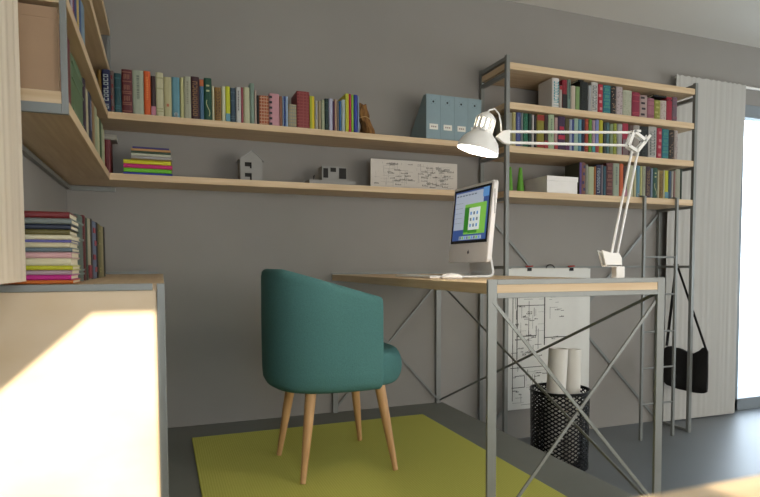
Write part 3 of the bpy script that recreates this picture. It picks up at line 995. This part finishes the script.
rf = MB().prism([(0.340, Z + 0.094), (0.399, Z + 0.141), (0.399, Z + 0.146), (0.337, Z + 0.098)], 'y', -0.218, -0.123)
rf.prism([(0.451, Z + 0.094), (0.399, Z + 0.141), (0.399, Z + 0.146), (0.454, Z + 0.098)], 'y', -0.218, -0.123)
rf.build('roof', MODEL, hm)
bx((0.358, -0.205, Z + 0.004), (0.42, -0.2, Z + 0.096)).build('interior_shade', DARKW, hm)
m2 = thing('site_model', 'low grey site model with a dark-windowed block on a flat base', 'architectural model', (0.78, -0.2, 1.183))
bx((0.665, -0.23, Z), (0.90, -0.10, Z + 0.020)).build('base_plate', MODEL, m2, bev=0.001)
bx((0.735, -0.20, Z + 0.020), (0.862, -0.13, Z + 0.092)).build('block', MODEL, m2, bev=0.001)
for a, b_, c, d in ((0.742, 0.766, 0.036, 0.082), (0.778, 0.806, 0.066, 0.086), (0.822, 0.858, 0.034, 0.086)):
    f = MB().box((a, -0.202, Z + c), (b_, -0.199, Z + d))
    f.build('window_opening', DARKW, m2)
MB().tube([(0.690, -0.215, Z + 0.02), (0.690, -0.215, Z + 0.040)], 0.002, 6).tube([(0.690, -0.215, Z + 0.030), (0.695, -0.215, Z + 0.044)], [0.003, 0.001], 6).build('tiny_tree', DARKW, m2)


# ------------------------------------------------------------ plans
def plan_lines(mb, x0, x1, z0, z1, y, n, seed, w=0.0022, text=10):
    rnd = random.Random(seed)
    W, H = x1 - x0, z1 - z0

    def l(a, b_, c, d, ww=w):
        if abs(a - c) < 1e-6:
            mb.box((x0 + a * W - ww / 2, y, z0 + b_ * H), (x0 + a * W + ww / 2, y + 0.0006, z0 + d * H))
        else:
            mb.box((x0 + a * W, y, z0 + b_ * H - ww / 2), (x0 + c * W, y + 0.0006, z0 + b_ * H + ww / 2))
    for k in range(n):
        a, b_ = rnd.uniform(0.04, 0.8), rnd.uniform(0.05, 0.9)
        if rnd.random() < 0.5:
            l(a, b_, a, min(0.96, b_ + rnd.uniform(0.05, 0.35)), w * rnd.choice((0.4, 0.6, 1.0)))
        else:
            l(a, b_, min(0.96, a + rnd.uniform(0.05, 0.35)), b_, w * rnd.choice((0.4, 0.6, 1.0)))
    for k in range(text):
        a, b_ = rnd.uniform(0.05, 0.85), rnd.uniform(0.05, 0.92)
        for j in range(rnd.randint(3, 6)):
            mb.box((x0 + a * W + j * 0.007, y, z0 + b_ * H), (x0 + a * W + j * 0.007 + 0.0045, y + 0.0006, z0 + b_ * H + rnd.choice((0.004, 0.006, 0.008))))


pb = thing('plan_board', 'wide pale board of faint building plans on the lower wall shelf', 'drawing board', (1.26, -0.15, 1.183))
bx((1.004, -0.150, 1.1835), (1.502, -0.142, 1.338)).build('board', mat('plan_board_card', 'c4bdb2', 0.8, var=0.03), pb, bev=0.001)
mb = MB()
plan_lines(mb, 1.01, 1.25, 1.19, 1.33, -0.1508, 44, 5, 0.001, 20)
plan_lines(mb, 1.25, 1.49, 1.19, 1.33, -0.1508, 60, 8, 0.001, 34)
mb.build('drawing', mat('faint_ink', '7c7872', 0.8), pb)

pd = thing('hanging_plan', 'tall sheet of architectural floor plans clipped below the bookcase', 'plan drawing', (2.21, -0.03, -0.085))
mb = MB()
n = 24
px0, px1 = 1.905, 2.500
for j in range(13):
    for i in range(n + 1):
        s = i / n
        yy = -0.032 - (0.010 * (1 - math.cos((s - 0.72) / 0.28 * 2 * PI)) / 2 if s > 0.72 else 0) * (0.3 + 0.7 * j / 12)
        mb.v.append(Vector((px0 + (px1 - px0) * s, yy, 0.766 - (0.766 + 0.083) * j / 12)))
for j in range(12):
    for i in range(n):
        a = j * (n + 1) + i
        mb.f.append([a, a + 1, a + n + 2, a + n + 1])
        mb.m.append(0)
mb.build('sheet', mat('plan_paper', 'd6d5ce', 0.8, var=0.02), pd, smooth=True, solid=0.0012)
mb = MB()
yy = -0.0338
L = lambda x0_, z0_, x1_, z1_, ww=0.004: mb.box((min(x0_, x1_) - (ww / 2 if x0_ == x1_ else 0), yy, min(z0_, z1_) - (ww / 2 if z0_ == z1_ else 0)), (max(x0_, x1_) + (ww / 2 if x0_ == x1_ else 0), yy + 0.0006, max(z0_, z1_) + (ww / 2 if z0_ == z1_ else 0)))
L(1.935, -0.03, 1.935, 0.66)
L(1.965, 0.22, 1.965, 0.68, 0.006)
L(2.16, 0.30, 2.16, 0.66, 0.007)
L(1.965, 0.545, 2.16, 0.545)
L(1.965, 0.36, 2.10, 0.36, 0.006)
L(2.10, 0.36, 2.10, 0.42)
L(1.92, 0.17, 2.16, 0.17)
L(2.16, 0.345, 2.33, 0.345, 0.005)
L(1.93, 0.05, 2.02, 0.05)
L(2.02, 0.05, 2.02, 0.12)
L(1.95, 0.12, 2.02, 0.12)
L(1.95, 0.69, 2.14, 0.69)
plan_lines(mb, 1.915, 2.17, 0.2, 0.7, yy, 34, 11, 0.003, 22)
plan_lines(mb, 1.915, 2.30, -0.07, 0.2, yy, 30, 12, 0.003, 18)
plan_lines(mb, 2.18, 2.32, 0.2, 0.72, yy, 8, 13, 0.003, 6)
mb.build('drawing', INK, pd)
for x in (2.047, 2.353):
    cl = MB().box((x - 0.014, -0.040, 0.752), (x + 0.014, -0.024, 0.771))
    cl.build('clip', BLACK, pd, bev=0.001)
    MB().tube([(x - 0.024, -0.036, 0.779), (x + 0.024, -0.036, 0.782)], 0.004, 8).build('clip_handle', mat('clip_red', '98241c', 0.4), pd, smooth=True)
MB().tube([(2.197 + 0.030 * math.cos(a), -0.034, 0.768 + 0.022 * math.sin(a)) for a in [PI * i / 12 for i in range(13)]], 0.003, 8).build('hanger_loop', BLACK, pd, smooth=True)
MB().box((1.925, -0.036, 0.764), (2.478, -0.026, 0.770)).build('top_strip', mat('plan_paper', 'cbc8bd'), pd)

# ------------------------------------------------------------ white box, green cones
wb = thing('storage_box', 'white lidded box on the lowest bookcase shelf', 'box', (2.1, -0.15, 1.19))
BOXW = mat('white_card', 'e2ded8', 0.6, var=0.02)
bx((1.995, -0.279, 1.1905), (2.201, -0.06, 1.268)).build('box_body', BOXW, wb, bev=0.001)
bx((1.992, -0.282, 1.258), (2.204, -0.057, 1.286)).build('lid', BOXW, wb, bev=0.0015)
GR = mat('bright_green', '5c9c28', 0.5, var=0.03)
for k, (x, r) in enumerate(((1.806, 0.016), (1.872, 0.022))):
    o = MB().lathe([(0.0005, 0), (r, 0), (r, 0.004), (r * 0.38, 0.142), (0.0005, 0.144)], 24, Matrix.Translation((x, -0.2, 1.1905))).build('cone_ornament', GR, org=(x, -0.2, 1.19), smooth=True)
    tag(o, ('narrow green cone beside the bookcase post', 'wider green cone beside the white lidded box')[k], 'ornament')

# ------------------------------------------------------------ waste basket with rolls
BXc, BYc, BR, BZ0, BZ1 = 1.935, -0.495, 0.153, ZF, 0.14
wk = thing('waste_basket', 'black expanded-metal waste basket holding two paper rolls', 'waste basket', (BXc, BYc, BZ0))
mb = MB()
NC, NRW = 27, 35
dz = (BZ1 - BZ0 - 0.03) / NRW
rad = lambda z: BR - 0.006 * (1 - (z - BZ0) / (BZ1 - BZ0))


def bp_(k, j):
    a = 2 * PI * (k + (0.5 if j % 2 else 0)) / NC
    z = BZ0 + 0.018 + j * dz
    return Vector((BXc + rad(z) * math.cos(a), BYc + rad(z) * math.sin(a), z)), Vector((math.cos(a), math.sin(a), 0))


for j in range(NRW):
    for k in range(NC):
        p, nrm = bp_(k, j)
        for kk in ((k, k + 1) if j % 2 else (k - 1, k)):
            q, _ = bp_(kk, j + 1)
            mb.bar(p, q, 0.0078, 0.0014, up=nrm)
mb.build('mesh_wall', BLACK, wk)
for z, h_ in ((BZ0 + 0.001, 0.022), (BZ1 - 0.014, 0.014)):
    R_ = rad(z)
    ri = MB()
    ri.lathe([(R_ - 0.003, z), (R_ + 0.003, z), (R_ + 0.003, z + h_), (R_ - 0.003, z + h_)], 48, Matrix.Translation((BXc, BYc, 0)), close=True)
    ri.build('rim', BLACK, wk, smooth=True)
MB().lathe([(0.0005, BZ0 + 0.002), (BR - 0.008, BZ0 + 0.002), (BR - 0.008, BZ0 + 0.006), (0.0005, BZ0 + 0.006)], 40, Matrix.Translation((BXc, BYc, 0))).build('bottom', BLACK, wk)
for k, (bx_, by_, tx, ty, zt, r) in enumerate(((1.887, -0.50, 1.920, -0.50, 0.352, 0.050), (1.99, -0.515, 2.025, -0.49, 0.342, 0.041))):
    A, B = Vector((bx_, by_, BZ0 + 0.02)), Vector((tx, ty, zt))
    L_ = (B - A).length
    M_ = Matrix.Translation(A) @ (B - A).to_track_quat('Z', 'Y').to_matrix().to_4x4()
    mb = MB().lathe([(r, 0), (r, L_), (r - 0.003, L_), (r - 0.003, 0)], 36, M_, close=True)
    mb.lathe([(r * 0.6, 0), (r * 0.6, L_ - 0.004), (r * 0.6 - 0.002, L_ - 0.004), (r * 0.6 - 0.002, 0)], 28, M_, close=True)
    o = mb.build('paper_roll', mat('roll_paper', 'd4d0c6', 0.8, var=0.02), smooth=True)
    tag(o, ('thicker rolled white drawing standing in the black basket', 'slimmer rolled white drawing standing in the black basket')[k], 'paper roll')

# ------------------------------------------------------------ shoulder bag
bagx = lambda y: 3.052 + 0.066 * min(1.0, (-0.10 - y) / 0.15)
bag = thing('shoulder_bag', 'black shoulder bag hanging by its strap behind the ladder', 'bag', (3.13, -0.23, 0.03))
BAGM = mat('black_nylon', '141312', 0.7, var=0.2, scale=(60, 60, 60), bump=0.5)
mb = MB()
ys = [(-0.385 + 0.283 * i / 14) for i in range(15)]
NZ = 10
for i, y in enumerate(ys):
    s = i / 14
    top = 0.254 - 0.018 * math.sin(s * PI) + 0.012 * math.sin(s * 11) + (0.014 if i in (1, 2, 12, 13) else 0)
    bot = 0.018 - 0.030 * math.sin(s * PI) ** 0.5 - 0.016 * (1 - s)
    th0 = 0.022 * (math.sin(s * PI) ** 0.45) + 0.006
    for j in range(NZ + 1):
        t = j / NZ
        z = bot + (top - bot) * t
        th = th0 * (1 - 0.72 * t ** 2.2) * (0.35 + 0.65 * min(1, t * 5) ** 0.5)
        mb.v.append(Vector((bagx(y) + th, y, z)))
    for j in range(NZ, -1, -1):
        t = j / NZ
        z = bot + (top - bot) * t
        th = th0 * (1 - 0.72 * t ** 2.2) * (0.35 + 0.65 * min(1, t * 5) ** 0.5)
        mb.v.append(Vector((bagx(y) - th + 0.003 * math.sin(y * 70 + z * 30), y, z)))
R2 = 2 * (NZ + 1)
for i in range(14):
    for j in range(R2):
        mb.f.append([i * R2 + j, i * R2 + (j + 1) % R2, (i + 1) * R2 + (j + 1) % R2, (i + 1) * R2 + j])
        mb.m.append(0)
mb.f.append(list(range(R2))[::-1])
mb.f.append([14 * R2 + j for j in range(R2)])
mb.m += [0, 0]
mb.build('bag_body', BAGM, bag, smooth=True)
MB().bar((3.090, -0.150, 0.790), (3.062, -0.115, 0.29), 0.022, 0.003, up=(1, 0, 0)).build('strap', BAGM, bag)
MB().bar((3.090, -0.155, 0.790), (3.117, -0.372, 0.258), 0.016, 0.003, up=(1, 0, 0)).build('strap', BAGM, bag)
MB().bar((3.062, -0.158, 0.7925), (3.096, -0.158, 0.7915), 0.016, 0.004, up=(0, 0, 1)).build('strap_loop', BAGM, bag)
MB().tube([(3.062, -0.115, 0.29), (3.058, -0.115, 0.258)], 0.009, 8).build('buckle', BLACK, bag)

# ------------------------------------------------------------ chair
CX, CY = 0.628, -0.80
CZ = 0.0005
ch = thing('tub_chair', 'teal upholstered tub chair with four tapered wooden legs on the rug', 'chair', (CX, CY, 0.006))
TEAL = mat('teal_wool', '4c7674', 0.9, spec=0.15, var=0.08, scale=(220, 220, 220), bump=0.35)
mb = MB()
path = []
RX, RY, XF = 0.277, 0.262, 0.118
for i in range(9):
    t = i / 9
    path.append((XF * (1 - t), -RY + 0.012 * (1 - t) ** 2, 0.0, -1.0))
for i in range(25):
    a = -PI / 2 - PI * i / 24
    c_, s_ = math.cos(a), math.sin(a)
    e = 0.78
    x = RX * math.copysign(abs(c_) ** e, c_)
    y = RY * math.copysign(abs(s_) ** e, s_)
    nx, ny = c_ / RX, s_ / RY
    l = math.hypot(nx, ny)
    path.append((x, y, nx / l, ny / l))
for i in range(1, 10):
    t = i / 9
    path.append((XF * t, RY - 0.012 * t ** 2, 0.0, 1.0))
NS = None
for (x, y, nx, ny) in path:
    top = 0.776 - 0.104 * max(0, min(1, (x + 0.25) / (XF + 0.25)))
    sec = [(-0.13, 0.326), (-0.07, 0.326), (-0.034, 0.330), (-0.013, 0.342), (-0.003, 0.362), (0, 0.40), (0.001, 0.5), (0.001, 0.6), (0, top - 0.03), (-0.003, top - 0.012), (-0.012, top - 0.002), (-0.022, top), (-0.032, top - 0.003), (-0.040, top - 0.014),
           (-0.043, top - 0.04), (-0.045, 0.5), (-0.047, 0.40), (-0.13, 0.38)]
    NS = len(sec)
    for d, z in sec:
        mb.v.append(Vector((CX + x + nx * d, CY + y + ny * d, z)))
for i in range(len(path) - 1):
    for j in range(NS):
        mb.f.append([i * NS + j, i * NS + (j + 1) % NS, (i + 1) * NS + (j + 1) % NS, (i + 1) * NS + j])
        mb.m.append(0)
mb.f.append(list(range(NS))[::-1])
mb.f.append([(len(path) - 1) * NS + j for j in range(NS)])
mb.m += [0, 0]
mb.build('shell_back', TEAL, ch, smooth=True, bev=0.006, seg=3)
# seat cushion: a rounded slab
mb = MB()
prof = []
for k in range(13):
    a = -PI / 2 + PI * k / 12
    prof.append((0.035 * math.cos(a), 0.400 + 0.068 * math.sin(a)))
NPT = 40
rings = [(-0.10, 0.332)] + [(c_ - 0.035, z) for c_, z in prof] + [(-0.10, 0.474), (-0.18, 0.478)]
for off, z in rings:
    for k in range(NPT):
        a = 2 * PI * k / NPT
        c_, s_ = math.cos(a), math.sin(a)
        e = 0.72
        rx, ry = 0.212 + off, 0.212 + off
        mb.v.append(Vector((CX + 0.045 + rx * math.copysign(abs(c_) ** e, c_), CY + ry * math.copysign(abs(s_) ** e, s_), z)))
for i in range(len(rings) - 1):
    for k in range(NPT):
        mb.f.append([i * NPT + k, i * NPT + (k + 1) % NPT, (i + 1) * NPT + (k + 1) % NPT, (i + 1) * NPT + k])
        mb.m.append(0)
mb.f.append(list(range(NPT))[::-1])
mb.f.append([(len(rings) - 1) * NPT + k for k in range(NPT)])
mb.m += [0, 0]
mb.build('seat', TEAL, ch, smooth=True)
LEGW = mat('oak_leg', 'c79b6a', 0.45, dark='b58a5a', scale=(40, 40, 4))
for fx, fy in ((0.432, -0.645), (0.452, -1.008), (0.806, -0.567), (0.812, -0.995)):
    tx, ty = CX + (fx - CX) * 0.74, CY + (fy - CY) * 0.74
    MB().tube([(tx, ty, 0.342), ((tx + fx) / 2, (ty + fy) / 2, 0.174), (fx, fy, 0.0088)], [0.021, 0.0165, 0.010], 20).build('leg', LEGW, ch, smooth=True)

# ------------------------------------------------------------ computer
ic = thing('desktop_computer', 'white all-in-one computer with lit screen on the birch desk', 'computer', (1.17, -0.89, 0.74))
YN, YF_ = -1.062, -0.722
ZB, ZT = 0.800, 1.121


def sx(z):  # the body leans back a little
    return 1.166 + (z - ZB) * 0.10


mb = MB()
cr = 0.014
outl = []
for cy, cz, a0 in ((YF_ - cr, ZT - cr, 0), (YN + cr, ZT - cr, 90), (YN + cr, ZB + cr, 180), (YF_ - cr, ZB + cr, 270)):
    for k in range(5):
        a = math.radians(a0 + 22.5 * k)
        outl.append((cy + cr * math.cos(a), cz + cr * math.sin(a)))
n = len(outl)
vs = [(sx(z), y, z) for y, z in outl] + [(sx(z) + 0.022, y, z) for y, z in outl]
mb.add(vs, [tuple(range(n)), tuple(range(n, 2 * n))[::-1]] + [(i, n + i, n + (i + 1) % n, (i + 1) % n) for i in range(n)])
mb.build('housing', WPLAS, ic, bev=0.004, seg=3)


def sq(mb, k, y0, y1, z0, z1, lift):
    mb.use(k)
    v = [(sx(z) - lift, y, z) for y, z in ((y0, z0), (y1, z0), (y1, z1), (y0, z1))] + [(sx(z) - lift + 0.0008, y, z) for y, z in ((y0, z0), (y1, z0), (y1, z1), (y0, z1))]
    mb.add(v, [(0, 3, 2, 1), (4, 5, 6, 7), (0, 1, 5, 4), (1, 2, 6, 5), (2, 3, 7, 6), (3, 0, 4, 7)])


mb = MB()
z0s, z1s = 0.892, 1.099
sq(mb, 0, YN + 0.014, YF_ - 0.012, z0s - 0.012, z1s + 0.010, 0.0012)
mb.build('bezel', mat('gloss_black_bezel', '08080a', 0.15), ic)


def em(name, h, s=0.36):
    return mat(name, h, 0.3, emit=h, es=s, var=0.0)


EM = [em('screen_blue', '34508c'), em('screen_window', 'aab4c4'), em('screen_green', '78b848'), em('screen_document', 'd4dcdc'), em('screen_icon', '5c6c7c'), em('screen_skyblue', '5c90c8'), em('screen_dark_green', '2c7c20')]
mb = MB()
Yl, Yr = YF_ - 0.026, YN + 0.026
W_, H_ = Yr - Yl, z1s - z0s
U = lambda a: Yl + W_ * a
V = lambda a: z0s + H_ * a
sq(mb, 0, U(0), U(1), V(0), V(1), 0.0020)
sq(mb, 1, U(0.02), U(0.86), V(0.22), V(0.97), 0.0024)
sq(mb, 5, U(0.84), U(1), V(0.82), V(1), 0.0028)
sq(mb, 2, U(0.34), U(0.96), V(0.12), V(0.72), 0.0030)
sq(mb, 6, U(0.34), U(0.50), V(0.16), V(0.66), 0.0033)
sq(mb, 6, U(0.48), U(0.74), V(0.14), V(0.2), 0.0033)
sq(mb, 3, U(0.48), U(0.80), V(0.2), V(0.64), 0.0036)
for r_ in range(3):
    for c_ in range(3):
        sq(mb, 4 if (r_ + c_) % 2 else 5, U(0.52 + 0.09 * c_), U(0.565 + 0.09 * c_), V(0.26 + 0.12 * r_), V(0.32 + 0.12 * r_), 0.0040)
for k in range(7):
    sq(mb, 4, U(0.05 + 0.09 * k), U(0.11 + 0.09 * k), V(0.90), V(0.925), 0.0030)
for k in range(5):
    sq(mb, 4, U(0.04), U(0.26), V(0.36 + 0.1 * k), V(0.365 + 0.1 * k), 0.0030)
sq(mb, 1, U(0.22), U(0.88), V(0.015), V(0.085), 0.0028)
for k in range(9):
    sq(mb, (4, 2, 5)[k % 3], U(0.24 + 0.07 * k), U(0.285 + 0.07 * k), V(0.025), V(0.075), 0.0032)
mb.build('screen', EM, ic)
# fruit-shaped mark on the chin
mb = MB()
yc, zc_ = (YN + YF_) / 2 - 0.01, 0.842
for dy, dz_, r_ in ((-0.0028, 0, 0.0048), (0.0028, 0, 0.0048), (0, -0.0022, 0.0042)):
    pts = [(yc + dy + r_ * math.cos(a), zc_ + dz_ + r_ * 1.15 * math.sin(a)) for a in [2 * PI * i / 14 for i in range(14)]]
    m_ = [(sx(z) - 0.0012, y, z) for y, z in pts] + [(sx(z) + 0.0004, y, z) for y, z in pts]
    mb.add(m_, [tuple(range(14)), tuple(range(14, 28))[::-1]] + [(i, 14 + i, 14 + (i + 1) % 14, (i + 1) % 14) for i in range(14)])
mb.bar((sx(0.85) - 0.0008, yc, 0.8475), (sx(0.85) - 0.0008, yc - 0.0025, 0.852), 0.002, 0.001, up=(1, 0, 0))
mb.build('logo', mat('logo_grey', '4c4c50', 0.3), ic)
bx((1.2, YN - 0.0008, 0.99), (1.202, YN + 0.001, 1.085)).build('disc_slot', mat('slot_black', '101010', 0.5), ic)
# stand
mb = MB()
YS0, YS1 = -0.985, -0.80
prof = [(1.06, 0.7405), (1.225, 0.7405), (1.240, 0.746), (1.246, 0.762), (1.232, 0.83), (1.212, 0.90), (1.205, 0.896), (1.224, 0.826), (1.236, 0.764), (1.234, 0.754), (1.225, 0.7485), (1.06, 0.7465)]
mb.prism(prof, 'y', YS0, YS1)
mb.build('stand', mat('pale_aluminium', 'd8d8d6', 0.4, 0.1, var=0.02), ic)
kb_ = thing('keyboard', 'thin white keyboard lying in front of the computer', 'keyboard', (0.97, -0.9, 0.74))
bx((0.925, -1.06, 0.7405), (1.020, -0.70, 0.7465)).build('case', WPLAS, kb_, bev=0.002)
mb = MB()
for r_ in range(5):
    for c_ in range(15):
        mb.box((0.931 + r_ * 0.0172, -1.053 + c_ * 0.0233, 0.7463), (0.931 + r_ * 0.0172 + 0.0148, -1.053 + c_ * 0.0233 + 0.0205, 0.7492))
mb.build('keys', WHITE, kb_)
ms = MB().lathe([(0.0005, 0), (0.026, 0), (0.030, 0.006), (0.028, 0.013), (0.018, 0.020), (0.0005, 0.023)], 28, Matrix.Translation((0.955, -1.185, 0.7405)) @ Matrix.Diagonal((1.5, 0.95, 0.9, 1)))
tag(ms.build('mouse', WPLAS, smooth=True), 'small white mouse on the desk next to the keyboard', 'computer mouse')

# ------------------------------------------------------------ anglepoise lamp
YL = -1.5
lp = thing('desk_lamp', 'white lit spring-arm lamp clamped to the near corner of the desk', 'lamp', (1.42, YL, 0.74))
P3 = lambda x, z, dy=0: (x, YL + dy, z)
mb = MB().box((1.401, YL - 0.014, 0.7502 - 0.01), (1.435, YL + 0.012, 0.784))
mb.build('clamp', WHITE, lp, bev=0.002)
br = MB()
for dy in (-0.012, 0.008):
    br.prism([(1.342, 0.838), (1.360, 0.785), (1.424, 0.785), (1.424, 0.812), (1.412, 0.828), (1.376, 0.830)], 'y', YL + dy, YL + dy + 0.004)
br.box((1.362, YL - 0.012, 0.783), (1.422, YL + 0.012, 0.789))
br.build('bracket', WHITE, lp)
for a, b_ in ((P3(1.386, 0.806), P3(1.471, 1.180)), (P3(1.409, 0.806), P3(1.499, 1.186))):
    MB().tube([a, b_], 0.0042, 10).build('lower_arm', WHITE, lp, smooth=True)
for dy in (-0.009, 0.007):
    e = MB()
    pl_ = [(1.450, 1.186), (1.470, 1.236), (1.522, 1.208), (1.486, 1.170)]
    for i in range(4):
        a, b_ = pl_[i], pl_[(i + 1) % 4]
        e.bar((a[0], YL + dy, a[1]), (b_[0], YL + dy, b_[1]), 0.011, 0.003, up=(0, 1, 0))
    e.bar((1.522, YL + dy, 1.208), (1.540, YL + dy, 1.228), 0.009, 0.003, up=(0, 1, 0))
    e.bar((1.470, YL + dy, 1.236), (1.498, YL + dy, 1.238), 0.007, 0.003, up=(0, 1, 0))
    e.build('elbow_plate', WHITE, lp)
for a, b_ in ((P3(0.984, 1.196), P3(1.466, 1.232)), (P3(0.984, 1.163), P3(1.450, 1.188))):
    MB().tube([a, b_], 0.0044, 10).build('upper_arm', WHITE, lp, smooth=True)
w_ = MB().prism([(0.944, 1.177), (0.970, 1.198), (0.992, 1.202), (0.992, 1.156), (0.972, 1.160)], 'y', YL - 0.006, YL + 0.006)
w_.build('head_joint', WHITE, lp, bev=0.002)
RC = Vector((0.882, YL, 1.130))          # rim centre
AX = Vector((0.245, -0.12, 1.0)).normalized()
MH = Matrix.Translation(RC) @ AX.to_track_quat('Z', 'Y').to_matrix().to_4x4()
outer = [(0.0635, 0.0), (0.063, 0.008), (0.060, 0.020), (0.053, 0.034), (0.043, 0.045), (0.034, 0.053), (0.029, 0.060)]
inner = [(r - 0.002, z + 0.0003) for r, z in outer][::-1]
MB().lathe(outer + inner, 48, MH, close=True).build('shade', WHITE, lp, smooth=True)
hs = MB().lathe([(0.0305, 0.058), (0.0305, 0.066), (0.028, 0.066), (0.028, 0.058)], 36, MH, close=True)
hs.lathe([(0.029, 0.095), (0.027, 0.103), (0.017, 0.113), (0.008, 0.118), (0.0006, 0.119), (0.0006, 0.117), (0.015, 0.110), (0.025, 0.101), (0.0265, 0.095)], 36, MH, close=True)
for k in range(12):
    a = 2 * PI * k / 12
    p = [MH @ Vector((0.0288 * math.cos(a), 0.0288 * math.sin(a), z)) for z in (0.062, 0.099)]
    nn = (MH.to_3x3() @ Vector((math.cos(a), math.sin(a), 0)))
    hs.bar(p[0], p[1], 0.0100, 0.002, up=nn)
hs.build('vented_collar', WHITE, lp, smooth=True)
bulb = MB().lathe([(0.0006, 0.018), (0.014, 0.022), (0.022, 0.036), (0.022, 0.050), (0.016, 0.066), (0.015, 0.094), (0.0006, 0.096)], 24, MH)
bulb.build('bulb', mat('lit_bulb', 'fff4e0', 0.4, emit='fff2dc', es=10.0), lp, smooth=True)
MB().tube([P3(0.912, 1.244), P3(0.924, 1.256), P3(0.940, 1.260), P3(0.955, 1.248), P3(0.962, 1.222), P3(0.964, 1.195)], 0.0025, 8).build('cable', WHITE, lp, smooth=True)

ld_ = bpy.data.lights.new('lamp_bulb_light', 'POINT')
ld_.energy = 2.2
ld_.color = (1.0, 0.93, 0.84)
ld_.shadow_soft_size = 0.012
lo = bpy.data.objects.new('lamp_bulb_light', ld_)
COL.objects.link(lo)
lo.location = MH @ Vector((0, 0, 0.003))
sw_ = MB()
sw_.lathe([(0.0005, -0.005), (0.007, -0.005), (0.007, 0.006), (0.0005, 0.006)], 16, MH @ Matrix.Translation((-0.036, 0.0, 0.062)))
sw_.bar(MH @ Vector((-0.036, 0, 0.062)), MH @ Vector((-0.026, 0, 0.062)), 0.006, 0.006)
sw_.build('switch', WHITE, lp, smooth=True)
